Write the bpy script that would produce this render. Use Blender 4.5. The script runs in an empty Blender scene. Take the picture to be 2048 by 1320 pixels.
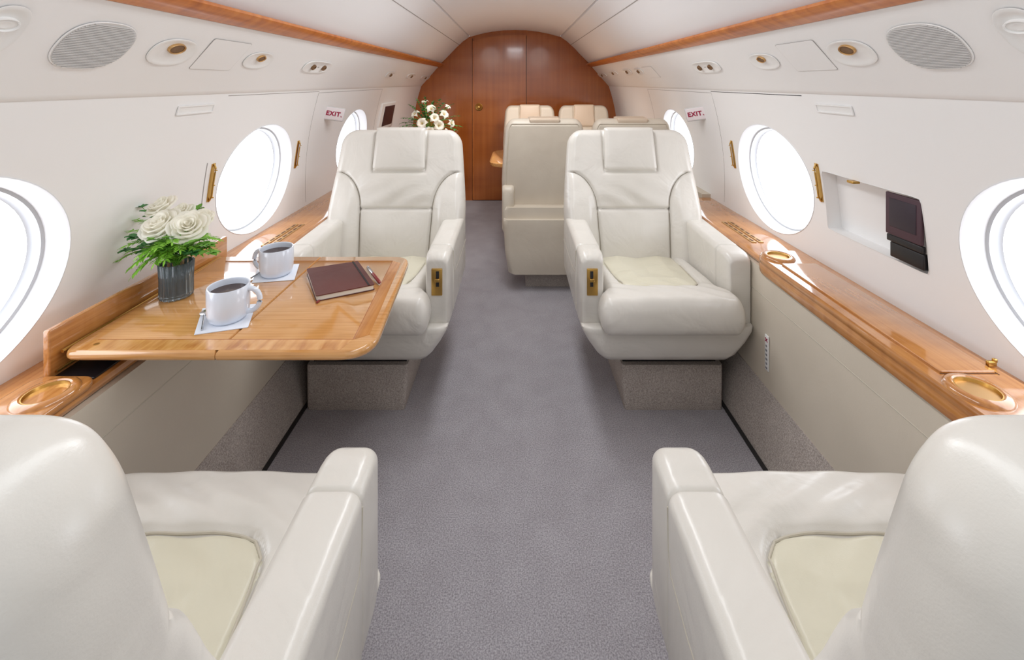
import bpy, bmesh, math, random
from mathutils import Vector, Matrix
random.seed(7)
PI=math.pi; R=math.radians
sc=bpy.context.scene; col=sc.collection
F=900.; CX=1030.; CY=165.; H=1.31
def P(px,py,Y): return Vector(((px-CX)*Y/F,Y,H-(py-CY)*Y/F))
def onZ(px,py,z):
    Y=(H-z)*F/(py-CY); return Vector(((px-CX)*Y/F,Y,z))
# ------------------------------------------------------------ materials
def lin(c):
    return tuple(((v/255)/12.92 if v/255<=.04045 else (((v/255)+.055)/1.055)**2.4) for v in c)+(1,)
def base_mat(name,c,rough=.5,metal=0,coat=0,spec=.5):
    m=bpy.data.materials.new(name); m.use_nodes=True
    b=m.node_tree.nodes['Principled BSDF']
    b.inputs['Base Color'].default_value=lin(c); b.inputs['Roughness'].default_value=rough
    b.inputs['Metallic'].default_value=metal; b.inputs['Coat Weight'].default_value=coat
    b.inputs['Coat Roughness'].default_value=.08
    b.inputs['Specular IOR Level'].default_value=spec
    return m
def nd(m,t,**k):
    n=m.node_tree.nodes.new(t)
    for a,v in k.items(): setattr(n,a,v)
    return n
def bump_noise(m,scale,strength,dist=.002,detail=3,scale2=None,dist2=.01,str2=.3):
    nt=m.node_tree; L=nt.links; b=nt.nodes['Principled BSDF']
    tc=nd(m,'ShaderNodeTexCoord'); n=nd(m,'ShaderNodeTexNoise'); n.inputs['Scale'].default_value=scale; n.inputs['Detail'].default_value=detail
    L.new(tc.outputs['Object'],n.inputs['Vector'])
    bp=nd(m,'ShaderNodeBump'); bp.inputs['Strength'].default_value=strength; bp.inputs['Distance'].default_value=dist
    L.new(n.outputs['Fac'],bp.inputs['Height'])
    if scale2:
        n2=nd(m,'ShaderNodeTexNoise'); n2.inputs['Scale'].default_value=scale2; n2.inputs['Detail'].default_value=3; n2.inputs['Distortion'].default_value=1.0
        L.new(tc.outputs['Object'],n2.inputs['Vector'])
        b2=nd(m,'ShaderNodeBump'); b2.inputs['Strength'].default_value=str2; b2.inputs['Distance'].default_value=dist2
        L.new(n2.outputs['Fac'],b2.inputs['Height']); L.new(b2.outputs['Normal'],bp.inputs['Normal'])
    L.new(bp.outputs['Normal'],b.inputs['Normal'])
def leather(name,c,c2,rough=.4,cre=.3,coat=0):
    m=base_mat(name,c,rough,coat=coat); nt=m.node_tree; L=nt.links
    m.node_tree.nodes['Principled BSDF'].inputs['Coat Roughness'].default_value=.22
    bump_noise(m,420,.10,.0015,2,6,.022,cre)
    tc=nd(m,'ShaderNodeTexCoord'); n=nd(m,'ShaderNodeTexNoise'); n.inputs['Scale'].default_value=3.5
    L.new(tc.outputs['Object'],n.inputs['Vector'])
    r=nd(m,'ShaderNodeValToRGB'); r.color_ramp.elements[0].position=.35; r.color_ramp.elements[1].position=.65
    r.color_ramp.elements[0].color=lin(c2); r.color_ramp.elements[1].color=lin(c)
    L.new(n.outputs['Fac'],r.inputs['Fac']); L.new(r.outputs['Color'],nt.nodes['Principled BSDF'].inputs['Base Color'])
    return m
def carpet(name,c,c2):
    m=base_mat(name,c,.95,spec=.12); nt=m.node_tree; L=nt.links; b=nt.nodes['Principled BSDF']
    tc=nd(m,'ShaderNodeTexCoord')
    n=nd(m,'ShaderNodeTexNoise'); n.inputs['Scale'].default_value=260; n.inputs['Detail'].default_value=6; n.inputs['Roughness'].default_value=.6
    n2=nd(m,'ShaderNodeTexNoise'); n2.inputs['Scale'].default_value=9; n2.inputs['Detail'].default_value=7; n2.inputs['Distortion'].default_value=.3
    L.new(tc.outputs['Object'],n.inputs['Vector']); L.new(tc.outputs['Object'],n2.inputs['Vector'])
    r=nd(m,'ShaderNodeValToRGB'); r.color_ramp.elements[0].position=.35; r.color_ramp.elements[1].position=.65
    r.color_ramp.elements[0].color=lin(c2); r.color_ramp.elements[1].color=lin(c)
    L.new(n.outputs['Fac'],r.inputs['Fac'])
    r2=nd(m,'ShaderNodeValToRGB'); r2.color_ramp.elements[0].position=.3; r2.color_ramp.elements[1].position=.7
    r2.color_ramp.elements[0].color=(.92,.91,.915,1); r2.color_ramp.elements[1].color=(1.04,1.04,1.045,1)
    L.new(n2.outputs['Fac'],r2.inputs['Fac'])
    mx=nd(m,'ShaderNodeMix',data_type='RGBA',blend_type='MULTIPLY'); mx.inputs[0].default_value=1
    L.new(r.outputs['Color'],mx.inputs[6]); L.new(r2.outputs['Color'],mx.inputs[7])
    L.new(mx.outputs[2],b.inputs['Base Color'])
    bp=nd(m,'ShaderNodeBump'); bp.inputs['Strength'].default_value=.5; bp.inputs['Distance'].default_value=.003
    L.new(n.outputs['Fac'],bp.inputs['Height']); L.new(bp.outputs['Normal'],b.inputs['Normal'])
    return m
def wood(name,light,mid,dark,grain='Y',rough=.22,coat=.6,fine=60,curl=22,curlamt=.45,lo=.3,hi=.7):
    m=base_mat(name,mid,rough,coat=coat); nt=m.node_tree; L=nt.links; b=nt.nodes['Principled BSDF']
    tc=nd(m,'ShaderNodeTexCoord'); mp=nd(m,'ShaderNodeMapping')
    s=[fine,fine,fine]; s['XYZ'.index(grain)]=fine*.035
    mp.inputs['Scale'].default_value=s; L.new(tc.outputs['Object'],mp.inputs['Vector'])
    n=nd(m,'ShaderNodeTexNoise'); n.inputs['Scale'].default_value=1; n.inputs['Detail'].default_value=4
    L.new(mp.outputs['Vector'],n.inputs['Vector'])
    mp2=nd(m,'ShaderNodeMapping'); s2=[curl*.22]*3; s2['XYZ'.index(grain)]=curl
    mp2.inputs['Scale'].default_value=s2; L.new(tc.outputs['Object'],mp2.inputs['Vector'])
    n2=nd(m,'ShaderNodeTexNoise'); n2.inputs['Scale'].default_value=1.; n2.inputs['Detail'].default_value=2; n2.inputs['Distortion'].default_value=.5
    L.new(mp2.outputs['Vector'],n2.inputs['Vector'])
    mx=nd(m,'ShaderNodeMix',data_type='FLOAT'); mx.inputs[0].default_value=curlamt
    L.new(n.outputs['Fac'],mx.inputs[2]); L.new(n2.outputs['Fac'],mx.inputs[3])
    r=nd(m,'ShaderNodeValToRGB'); e=r.color_ramp.elements
    e[0].position=lo; e[0].color=lin(dark); e[1].position=hi; e[1].color=lin(light)
    k=e.new(.5); k.color=lin(mid)
    L.new(mx.outputs[0],r.inputs['Fac']); L.new(r.outputs['Color'],b.inputs['Base Color'])
    return m
def emis(name,c,s):
    m=bpy.data.materials.new(name); m.use_nodes=True; nt=m.node_tree; nt.nodes.clear()
    e=nt.nodes.new('ShaderNodeEmission'); o=nt.nodes.new('ShaderNodeOutputMaterial')
    e.inputs['Color'].default_value=lin(c); e.inputs['Strength'].default_value=s
    nt.links.new(e.outputs[0],o.inputs[0]); return m
M={}
M['leather']=leather('cream_leather',(221,216,208),(213,208,199),.30,.36,.18)
M['leather_inner']=leather('cream_leather_inner',(219,213,193),(211,205,183),.34,.5,.12)
M['leather_back']=leather('beige_leather_rear',(216,205,188),(209,197,180),.4,.15)
M['leather_peach']=leather('peach_leather_rear',(220,200,178),(212,191,168),.4,.15)
M['leather_panel']=leather('cream_leather_panel',(196,188,172),(188,180,164),.4)
M['piping']=base_mat('seam_piping',(150,142,128),.5)
M['dado']=leather('beige_leather',(213,202,185),(207,196,179),.45,.1)
M['shell']=base_mat('white_shell',(244,243,242),.45); bump_noise(M['shell'],200,.05,.001)
M['ceil']=base_mat('ceiling_white',(244,243,244),.6); bump_noise(M['ceil'],150,.05,.001)
M['white']=base_mat('white_plastic',(241,240,238),.35)
M['winframe']=base_mat('window_frame_pale',(226,227,229),.45)
M['ringgrey']=base_mat('window_ring_grey',(200,203,208),.4)
M['line']=base_mat('seam_grey',(165,160,156),.7)
M['woodline']=base_mat('wood_seam',(96,58,28),.7)
M['groove']=base_mat('dark_gap',(35,32,32),.8)
M['carpet']=carpet('taupe_carpet',(184,180,184),(132,128,132))
M['carpet2']=carpet('carpet_trim',(198,188,180),(148,138,131))
M['wood']=wood('honey_wood',(216,165,106),(204,148,88),(184,128,68),'X',.12,1.,170,10,.28)
M['woodY']=wood('honey_wood_long',(204,144,84),(188,126,66),(160,98,44),'Y',.13,.95,120,20,.4,.28,.72)
M['band']=wood('figured_wood_band',(224,173,112),(210,152,88),(182,118,58),'X',.16,.8,40,60,.7)
M['strip']=wood('valance_wood',(212,132,56),(196,112,40),(166,86,26),'Y',.4,.1,80,30,.6)
M['bulk']=wood('bulkhead_wood',(180,106,48),(162,88,36),(136,68,26),'Z',.2,.6,26,5,.55,.25,.75)
M['bulk2']=wood('bulkhead_door_wood',(188,114,54),(170,96,42),(144,74,30),'Z',.2,.6,26,5,.55,.25,.75)
M['brass']=base_mat('brass',(204,164,92),.32,1)
M['tanmetal']=base_mat('tan_metal',(200,160,108),.4,.7)
M['bronze']=base_mat('bronze',(128,98,70),.45,.5)
M['black']=base_mat('black_plastic',(26,24,28),.35)
M['screen']=base_mat('screen_glass',(46,34,46),.35)
M['bezel']=base_mat('bezel_plum',(74,50,60),.5)
M['grille']=base_mat('grille_grey',(212,210,208),.6)
M['china']=base_mat('white_china',(222,229,241),.12,coat=.5)
M['coffee']=base_mat('coffee',(60,36,24),.08)
M['napkin']=base_mat('paper_napkin',(230,234,243),.8); bump_noise(M['napkin'],90,.2,.001)
M['steel']=base_mat('steel',(190,190,192),.2,1)
M['burgundy']=leather('burgundy_leather',(94,40,36),(78,30,28),.35,.1)
M['pages']=base_mat('pages',(232,224,210),.8)
M['pen']=base_mat('pen_red',(130,36,36),.3)
M['petal']=base_mat('petal',(255,252,242),.6,spec=.2)
nt=M['petal'].node_tree; b_=nt.nodes['Principled BSDF']; tr=nt.nodes.new('ShaderNodeBsdfTranslucent'); tr.inputs[0].default_value=(1,.98,.89,1); ms=nt.nodes.new('ShaderNodeMixShader'); ms.inputs[0].default_value=.45
nt.links.new(b_.outputs[0],ms.inputs[1]); nt.links.new(tr.outputs[0],ms.inputs[2]); nt.links.new(ms.outputs[0],nt.nodes['Material Output'].inputs[0])
M['leaf']=base_mat('leaf',(104,160,54),.5); M['leaf2']=base_mat('leaf_dark',(58,120,56),.5); M['fern']=base_mat('fern_bright',(136,196,62),.55)
M['stamen']=base_mat('stamen',(214,190,120),.6)
M['red']=base_mat('sign_red',(160,24,66),.5)
M['signpink']=base_mat('sign_plate',(236,226,227),.5)
M['textgrey']=base_mat('text_grey',(130,130,135),.6)
g=base_mat('vase_glass',(165,182,190),.04); g.node_tree.nodes['Principled BSDF'].inputs['Transmission Weight'].default_value=.85; M['glass']=g
M['water']=base_mat('vase_stems',(48,58,54),.3)
M['pane']=emis('window_daylight',(244,248,255),3.9)
# ------------------------------------------------------------ mesh builder
def rrect(hx,hy,r,n=5):
    r=max(min(r,hx-1e-4,hy-1e-4),1e-4); pts=[]
    for cx,cy,a0 in ((hx-r,hy-r,0),(-hx+r,hy-r,90),(-hx+r,-hy+r,180),(hx-r,-hy+r,270)):
        for k in range(n+1):
            a=R(a0+90*k/n); pts.append((cx+r*math.cos(a),cy+r*math.sin(a)))
    return pts
def roundpoly(pts,rad,n=6):
    out=[]; N=len(pts)
    for i in range(N):
        p=Vector(pts[i]); a=(Vector(pts[i-1])-p).normalized(); b=(Vector(pts[(i+1)%N])-p).normalized(); r=rad[i]
        if r<=0: out.append(tuple(p)); continue
        for k in range(n+1):
            t=k/n; q=(1-t)**2*(p+a*r)+2*t*(1-t)*p+t*t*(p+b*r); out.append(tuple(q))
    return out
class MB:
    def __init__(s): s.v=[]; s.f=[]
    def loft(s,rings,cap=True,closed=True):
        o=len(s.v); n=len(rings[0])
        for r in rings: s.v+= [tuple(p) for p in r]
        for k in range(len(rings)-1):
            for i in range(n if closed else n-1):
                j=(i+1)%n; s.f.append((o+k*n+i,o+k*n+j,o+(k+1)*n+j,o+(k+1)*n+i))
        if cap:
            s.f.append(tuple(range(o+n-1,o-1,-1))); e=o+(len(rings)-1)*n; s.f.append(tuple(range(e,e+n)))
        return s
    def rbox(s,c,h,r=.005,rc=None,seg=3,mat=None):
        rc=r if rc is None else rc; rings=[]; r=min(r,h[2]*.999,h[0]*.99,h[1]*.99)
        lev=[]
        for k in range(seg+1):
            a=PI/2*k/seg; lev.append((-h[2]+r*(1-math.sin(PI/2-a)) , r*(1-math.sin(a))))
        lv=[(z,i) for z,i in lev]+[(-z,i) for z,i in reversed(lev)]
        for z,i in lv:
            rings.append([(c[0]+x,c[1]+y,c[2]+z) for x,y in rrect(h[0]-i,h[1]-i,max(rc-i,.0003))])
        o=len(s.v); s.loft(rings)
        if mat is not None:
            for k in range(o,len(s.v)): s.v[k]=tuple(mat@Vector(s.v[k]))
        return s
    def box(s,x0,x1,y0,y1,z0,z1):
        return s.loft([[(x0,y0,z),(x1,y0,z),(x1,y1,z),(x0,y1,z)] for z in (z0,z1)])
    def lathe(s,prof,c=(0,0,0),n=32,rib=0,sx=1,sy=1):
        rings=[]
        for r,z in prof:
            rings.append([(c[0]+sx*r*(1+rib*math.cos(i*PI/2))*math.cos(2*PI*i/n),c[1]+sy*r*(1+rib*math.cos(i*PI/2))*math.sin(2*PI*i/n),c[2]+z) for i in range(n)])
        return s.loft(rings,cap=False)
    def tube(s,pts,r,n=8,cap=True):
        pts=[Vector(p) for p in pts]; rings=[]; up=Vector((0,0,1))
        for i,p in enumerate(pts):
            d=(pts[min(i+1,len(pts)-1)]-pts[max(i-1,0)]).normalized()
            a=d.cross(up)
            if a.length<.05: a=d.cross(Vector((1,0,0)))
            a.normalize(); b=a.cross(d).normalized(); rr=r[i] if isinstance(r,(list,tuple)) else r
            rings.append([p+a*rr*math.cos(2*PI*k/n)+b*rr*math.sin(2*PI*k/n) for k in range(n)])
        return s.loft(rings,cap)
    def grid(s,fn,nu,nv):
        o=len(s.v)
        for j in range(nv+1):
            for i in range(nu+1): s.v.append(tuple(fn(i/nu,j/nv)))
        for j in range(nv):
            for i in range(nu):
                a=o+j*(nu+1)+i; s.f.append((a,a+1,a+nu+2,a+nu+1))
        return s
    def slab(s,hw,b0,b1,top,bot,re,mp,nu=60,nv=60,reb=None):
        reb=reb or re
        def sp(t): return .6*t+.4*(.5-.5*math.cos(PI*t))
        def rd(e,q): k=1-min(max(e,0)/q,1); return math.sqrt(max(0,1-k*k))
        for sd,f,q in ((1,top,re),(-1,bot,reb)):
            def fn(u,v):
                b=b0+(b1-b0)*sp(v); w=hw(b); x=(2*sp(u)-1)*w
                k=rd(w-abs(x),q)*rd(b-b0,q)*rd(b1-b,q)
                return mp(x,b,sd*f(x,b)*k)
            s.grid(fn,nu,nv)
        return s
    def build(s,name,mat,parent=None,world=False,sharp=38,loc=None,mx=None):
        me=bpy.data.meshes.new(name); v=s.v
        if mx is not None: v=[tuple(mx@Vector(p)) for p in v]
        if world and parent is not None:
            l=parent.location; v=[(p[0]-l.x,p[1]-l.y,p[2]-l.z) for p in v]
        me.from_pydata(v,[],s.f)
        bm=bmesh.new(); bm.from_mesh(me); bmesh.ops.remove_doubles(bm,verts=bm.verts,dist=1e-6)
        bmesh.ops.recalc_face_normals(bm,faces=bm.faces); bm.to_mesh(me); bm.free()
        me.materials.append(mat); me.shade_smooth(); me.set_sharp_from_angle(angle=R(sharp))
        o=bpy.data.objects.new(name,me); col.objects.link(o); o.parent=parent
        if loc is not None: o.location=loc
        return o
def tag(o,label=None,cat=None,group=None,kind=None):
    for k,v in (('label',label),('category',cat),('group',group),('kind',kind)):
        if v: o[k]=v
    return o
def thing(name,label,cat,loc=(0,0,0),group=None,kind=None,rz=0):
    o=bpy.data.objects.new(name,None); col.objects.link(o); o.location=loc; o.rotation_euler=(0,0,rz); o.empty_display_size=.05
    return tag(o,label,cat,group,kind)
def kids(o): return [c for c in bpy.data.objects if c.parent==o]
def dup(o,parent=None):
    ch=kids(o); c=o.copy(); col.objects.link(c); c.parent=parent
    for k in ch: dup(k,c)
    return c
# ------------------------------------------------------------ shell
YB=5.0; Y0=-.7
def wallx(z): return 1.14-.283*(z-.68)**2
WC=[.855,1.98,3.12]; WZ=.892; WH=.231; WW=.283
NEX=34
def wall(side):
    mb=MB(); zt,zb,zc=1.285,.60,1.20
    def pt(y,z,d=0): return (side*(wallx(z)+d),y,z)
    def strip(y0,y1,z0,z1):
        mb.grid(lambda u,v: pt(y0+(y1-y0)*u,z0+(z1-z0)*v),4,max(2,int((z1-z0)/.03)))
    def cell(y0,y1,z0,z1,yc,zcn,a,b,ex):
        N=96; outer=[]; inner=[]
        for i in range(N):
            t=2*PI*i/N; c,s_=math.cos(t),math.sin(t)
            m_=(abs(c)**ex+abs(s_)**ex)**(-1/ex)
            inner.append((yc+a*c*m_,zcn+b*s_*m_))
            dy,dz=a*c,b*s_
            k=min(((y1-yc)/dy if dy>1e-9 else ((y0-yc)/dy if dy<-1e-9 else 1e9)),((z1-zcn)/dz if dz>1e-9 else ((z0-zcn)/dz if dz<-1e-9 else 1e9)))
            outer.append([yc+dy*k,zcn+dz*k])
        for cy,cz in ((y0,z0),(y0,z1),(y1,z0),(y1,z1)):
            i=min(range(N),key=lambda q:(outer[q][0]-cy)**2+(outer[q][1]-cz)**2); outer[i]=[cy,cz]
        rings=[]
        for k in range(7):
            t=k/6; rings.append([pt(inner[i][0]*(1-t)+outer[i][0]*t,inner[i][1]*(1-t)+outer[i][1]*t) for i in range(N)])
        mb.loft(rings,cap=False)
    strip(Y0,YB,zc,zt)
    ys=Y0
    for i,yc in enumerate(WC):
        y0,y1=yc-.30,yc+.30
        if i==1 and side>0: cell(ys,y0,zb,zc,1.435,.885,.2,.105,NEX)
        else: strip(ys,y0,zb,zc)
        cell(y0,y1,zb,zc,yc,WZ,WW,WH,2); ys=y1
    strip(ys,YB,zb,zc)
    o=mb.build('wall_right' if side>0 else 'wall_left',M['shell'])
    tag(o,'white curved cabin sidewall on the '+('right with the screen niche' if side>0 else 'left behind the table'),'wall',kind='structure')
    return o
WL=wall(-1); WR=wall(1)
def seam(parent,side,pts,w=.0035,mat='line',name='panel_seam'):
    mb=MB()
    P_=[]
    for a,b in zip(pts[:-1],pts[1:]):
        n=max(2,int((Vector(b)-Vector(a)).length/.03))
        for k in range(n): P_.append(Vector(a).lerp(Vector(b),k/n))
    P_.append(Vector(pts[-1]))
    mb.tube([(side*(wallx(z)+w*.25),y,z) for y,z in P_],w*.5,6)
    return mb.build(name,M[mat],parent)
for s,W in ((-1,WL),(1,WR)):
    seam(W,s,[(2.45,.66),(2.42,1.0),(2.40,1.255),(3.55,1.258),(3.56,1.0),(3.58,.7)])
    seam(W,s,[(1.64,1.262),(2.40,1.262)],.004,'groove' if s>0 else 'line')
seam(WL,-1,[(1.62,1.02),(1.625,.68)],.006)
# windows
n=0
for s in (-1,1):
    for i,yc in enumerate(WC):
        n+=1
        nm=['nearest the camera','second along, between its two brass pulls','far one beside the exit sign'][i]
        t=thing('window_%d'%n,('left' if s<0 else 'right')+' wall oval cabin window, '+nm,'window',(s*wallx(WZ),yc,WZ),kind='structure')
        def ring(k,d,dz=0):
            return [(s*(wallx(WZ+WH*k*math.sin(a)+dz)+d),yc+WW*k*math.cos(a),WZ+WH*k*math.sin(a)+dz) for a in [2*PI*j/64 for j in range(64)]]
        mb=MB(); mb.loft([ring(1.015,0.001),ring(1.01,-.001),ring(1.0,-.002),ring(.985,.006),ring(.97,.030),ring(.955,.038),ring(.95,.048)],cap=False)
        mb.build('window_frame',M['winframe'],t,True,60)
        mb=MB(); mb.loft([ring(.95,.048),ring(.92,.049),ring(.915,.072),ring(.895,.076)],cap=False); mb.build('inner_ring',M['ringgrey'],t,True,60)
        mb=MB(); rs=[ring(.895,.076),ring(.5,.076),ring(.02,.076)]; mb.loft(rs,cap=False); mb.f.append(tuple(range(len(mb.v)-64,len(mb.v)))); mb.build('window_pane',M['pane'],t,True)
        if i==1:
            for yy in (yc-.325,yc+.325):
                mb=MB(); zs=[.872+.14*k/8 for k in range(9)]
                mb.loft([[(s*(wallx(z)+a),yy+b,z) for a,b in ((.001,-.009),(-.003,-.009),(-.003,.009),(.001,.009))] for z in zs])
                mb.tube([(s*(wallx(z)-.012+(.010 if k in(0,8) else 0)),yy,z) for k,z in enumerate(zs)],.0032,8)
                for z in (.885,.93,.985): mb.lathe([(0,.0),(.005,0),(.005,.003),(0,.003)],(s*(wallx(z)-.015),yy,z),8)
                mb.build('shade_pull',M['brass'],t,True)
# ceiling profile
half=[(0,1.893),(.13,1.889),(.26,1.874),(.38,1.85),(.497,1.818),(.500,1.832),(.509,1.832),(.512,1.812),(.58,1.765),(.66,1.69),(.74,1.605),(.80,1.545),(.865,1.49)]
prof=[(-x,z) for x,z in reversed(half[1:])]+half
mb=MB()
ny=24
mb.loft([[(x,Y0+(YB-Y0)*k/ny,z) for x,z in prof] for k in range(ny+1)],cap=False,closed=False)
c=mb.build('ceiling',M['ceil'],sharp=25); tag(c,'white curved cabin ceiling with a centre panel','ceiling',kind='structure')
for x in (-.62,.62,):
    mb=MB(); z=1.7285; mb.tube([(x,Y0,z),(x,YB,z)],.0030,6); mb.build('panel_seam',M['line'],c)
n=0
for s in (-1,1):
    mb=MB(); pr=[(.868,1.492),(.855,1.482),(.86,1.476),(.95,1.372),(1.03,1.283),(1.036,1.272),(1.046,1.268),(1.06,1.27)]
    mb.loft([[(s*x,Y0+(YB-Y0)*k/ny,z) for x,z in pr] for k in range(ny+1)],cap=False,closed=False)
    n+=1; o=mb.build('trim_%d'%n,M['shell'],sharp=50); tag(o,('left' if s<0 else 'right')+' white overhead service panel running above the windows','panel',kind='structure')
    mb=MB(); pr=[(.793,1.520),(.790,1.511),(.796,1.503),(.818,1.493),(.842,1.482),(.852,1.482),(.856,1.488),(.85,1.496),(.81,1.520)]
    mb.loft([[(s*x,Y0+(YB-Y0)*k/ny,z) for x,z in pr] for k in range(ny+1)])
    n+=1; o=mb.build('trim_%d'%n,M['strip'],sharp=50); tag(o,('left' if s<0 else 'right')+' glossy orange wood valance strip under the ceiling','trim',kind='structure')
# bulkhead
def arch(x,off=0):
    x=abs(x); pts=half+[(.95,1.37),(1.04,1.27)]
    for a,b in zip(pts[:-1],pts[1:]):
        if a[0]<=x<=b[0] and b[0]>a[0]: return a[1]+(b[1]-a[1])*(x-a[0])/(b[0]-a[0])-off
    return 1.27
mb=MB()
out=[(-1.16,0),(-1.16,.6),(-1.15,.9),(-1.10,1.15)]+[(-1.05+2.1*k/60,arch(-1.05+2.1*k/60)+.01) for k in range(61)]+[(1.10,1.15),(1.15,.9),(1.16,.6),(1.16,0)]
mb.loft([[(x,YB+d,z) for x,z in out] for d in (0,.05)])
o=mb.build('wall_back',M['bulk']); tag(o,'glossy brown wood bulkhead closing the cabin','wall',kind='structure')
mb=MB(); xs=[-.468+.59*k/24 for k in range(25)]
out=[(-.468,.01)]+[(x,arch(x,.055)) for x in xs]+[(.122,.01)]
mb.loft([[(x,YB-.001-d,z) for x,z in out] for d in (0,.014)])
d=mb.build('door_1',M['bulk2']); tag(d,'glossy wood door in the rear bulkhead with round brass knob','door',kind='structure')
mb=MB(); mb.box(-.4735,-.469,YB-.004,YB,0.01,1.80); mb.box(.123,.1275,YB-.004,YB,0.01,1.83); mb.build('door_gap',M['groove'],d)
mb=MB(); mb.box(-.468,-.46,YB-.018,YB-.015,.02,arch(-.46,.06)); mb.build('edge_strip',M['strip'],d)
kp=P(958,214,YB-.016)
mb=MB(); mb.lathe([(0,0),(.040,0),(.042,.006),(.035,.010),(.026,.007),(.0,.007)],n=28); mb.lathe([(.010,.008),(.010,.03),(.018,.036),(.020,.048),(.014,.056),(0,.058)],n=24)
mb.build('door_knob',M['brass'],d,mx=Matrix.Translation(kp)@Matrix.Rotation(R(90),4,'X'))
# floor
mb=MB(); mb.box(-1.17,1.17,Y0,YB,-.03,0); o=mb.build('floor',M['carpet']); tag(o,'taupe grey cut pile carpet floor of the aisle','floor',kind='structure')
def extr(pr,y0,y1,name,mat,parent=None,s=1,world=False,n=2,sharp=40):
    mb=MB(); mb.loft([[(s*x,y0+(y1-y0)*k/n,z) for x,z in pr] for k in range(n+1)]); return mb.build(name,mat,parent,world,sharp)
for s in (-1,1):
    nm='left' if s<0 else 'right'; ye=YB if s<0 else 2.62
    n+=1; o=extr([(.92,.19),(.925,.613),(.97,.613),(.97,.19)],Y0,ye,'trim_%d'%n,M['dado'],s=s)
    tag(o,nm+' beige leather lower side panel under the wood ledge','panel',kind='structure')
    mb=MB(); mb.tube([(s*.9245,Y0,.515),(s*.9245,ye,.515)],.002,6); mb.build('panel_seam',M['leather_panel'],o)
    o=extr([(.853,-.0005),(.917,.196),(.97,.196),(.97,-.0005)],Y0,ye,'baseboard_'+nm,M['carpet2'],s=s); tag(o,nm+' carpeted sloping kick panel along the floor edge','baseboard',kind='structure')
    n+=1; o=extr([(.838,.0),(.838,.005),(.852,.005),(.852,.0)],.6,1.86,'trim_%d'%n,M['groove'],s=s); tag(o,nm+' dark seat track slot along the carpet edge','trim',kind='structure')
n+=1; o=extr([(1.08,.0),(1.09,.66),(1.16,.66),(1.16,.0)],2.62,YB,'trim_%d'%n,M['dado']); tag(o,'beige lower side panel beside the rear seat group','panel',kind='structure')
# ledges
LZ=.64
def ledge_prof(): return [(.943,.614),(.938,.619),(.935,.627),(.939,.637),(.947,LZ),(1.139,LZ),(1.139,.616),(.95,.614)]
def cup(parent,x,y,z,r=.040):
    mb=MB(); mb.lathe([(r+.016,0.0),(r+.014,.005),(r+.009,.009),(r+.001,.010),(r-.002,.008)],(x,y,z),40); mb.build('cup_holder_rim',M['woodY'],parent,True)
    mb=MB(); mb.lathe([(r-.002,.008),(r-.004,.008),(r-.006,.0012)],(x,y,z),40); mb.build('cup_holder',M['brass'],parent,True)
    mb=MB(); mb.lathe([(r-.006,.0012),(0,.0012)],(x,y,z),40); mb.build('cup_holder_floor',M['tanmetal'],parent,True)
t=thing('side_ledge','left honey wood side ledge with brass cup holder beneath the table','ledge',(-1.03,1,.606))
extr(ledge_prof(),-.1,3.44,'ledge_top',M['woodY'],t,-1,True)
mb=MB(); mb.rbox((-1.0,.86,LZ+.006),(.07,.15,.008),.006,.03); mb.build('end_cap',M['woodY'],t,True)
cup(t,-.985,.945,LZ+.012)
mb=MB(); mb.rbox((-1.0,1.07,LZ+.0015),(.05,.055,.003),.002); mb.build('table_slot',M['black'],t,True)
def vent(t,sx,yc):
    for k in range(2):
        mb=MB(); mb.rbox((sx*(1.03-.03*k),yc,LZ+.0015),(.010,.14,.0022),.0015); v=mb.build('vent_frame',M['tanmetal'],t,True)
        mb=MB()
        for j in range(6): mb.box(sx*(1.03-.03*k)-.004,sx*(1.03-.03*k)+.004,yc-.13+.045*j,yc-.10+.045*j,LZ+.0035,LZ+.0045)
        o=mb.build('vent_slots',M['woodline'],t,True); o.parent=v
vent(t,-1,1.98)
t=thing('side_ledge','right honey wood side ledge with lidded table bay and two cup holders','ledge',(1.03,1,.606))
extr(ledge_prof(),-.1,2.62,'ledge_top',M['woodY'],t,1,True)
mb=MB(); oy=roundpoly([(.914,.84),(1.10,.84),(1.10,1.745),(.914,1.745)],[.02,.02,.04,.09])
cxm,cym=1.008,1.30
mb.loft([[(cxm+(x-cxm)*k,cym+(y-cym)*(1-(1-k)*.2),z) for x,y in oy] for z,k in ((.600,.975),(.607,1.0),(.630,1.0),(.634,.975),(.638,.975),(.642,.998),(.655,.99),(.660,.95))])
mb.build('bay_cap',M['woodY'],t,True)
mb=MB(); mb.rbox((1.012,1.305,.662),(.062,.30,.0035),.002,.004); mb.build('bay_lid',M['woodY'],t,True)
mb=MB()
for y in (1.004,1.606): mb.box(.948,1.076,y-.001,y+.001,.660,.6608)
mb.box(1.0755,1.0775,1.0,1.61,.660,.6608); mb.build('lid_gap',M['woodline'],t,True)
cup(t,.978,1.672,.660); cup(t,.972,.945,.660)
vent(t,1,2.02)
mb=MB(); mb.rbox((1.09,1.03,.667),(.010,.004,.006),.002); mb.rbox((1.098,1.03,.674),(.004,.004,.004),.002); mb.build('latch',M['brass'],t,True)
# placard
t=thing('placard','small white vertical placard with red mark on beige side panel','sign',(.917,1.64,.325))
mb=MB(); mb.rbox((.9185,1.64,.325),(.002,.011,.064),.001); mb.build('plate',M['white'],t,True)
mb=MB(); 
for a in (-45,45): mb.rbox((0,0,0),(.0008,.0020,.009),.0005,mat=Matrix.Translation((.916,1.64,.372))@Matrix.Rotation(R(a),4,'X'))
mb.build('red_mark',M['red'],t,True)
mb=MB()
for k in range(6): mb.rbox((.916,1.64,.35-.016*k),(.0008,.005 if k%2 else .0038,.0036),.0005)
mb.build('small_marks',M['textgrey'],t,True)
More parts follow.
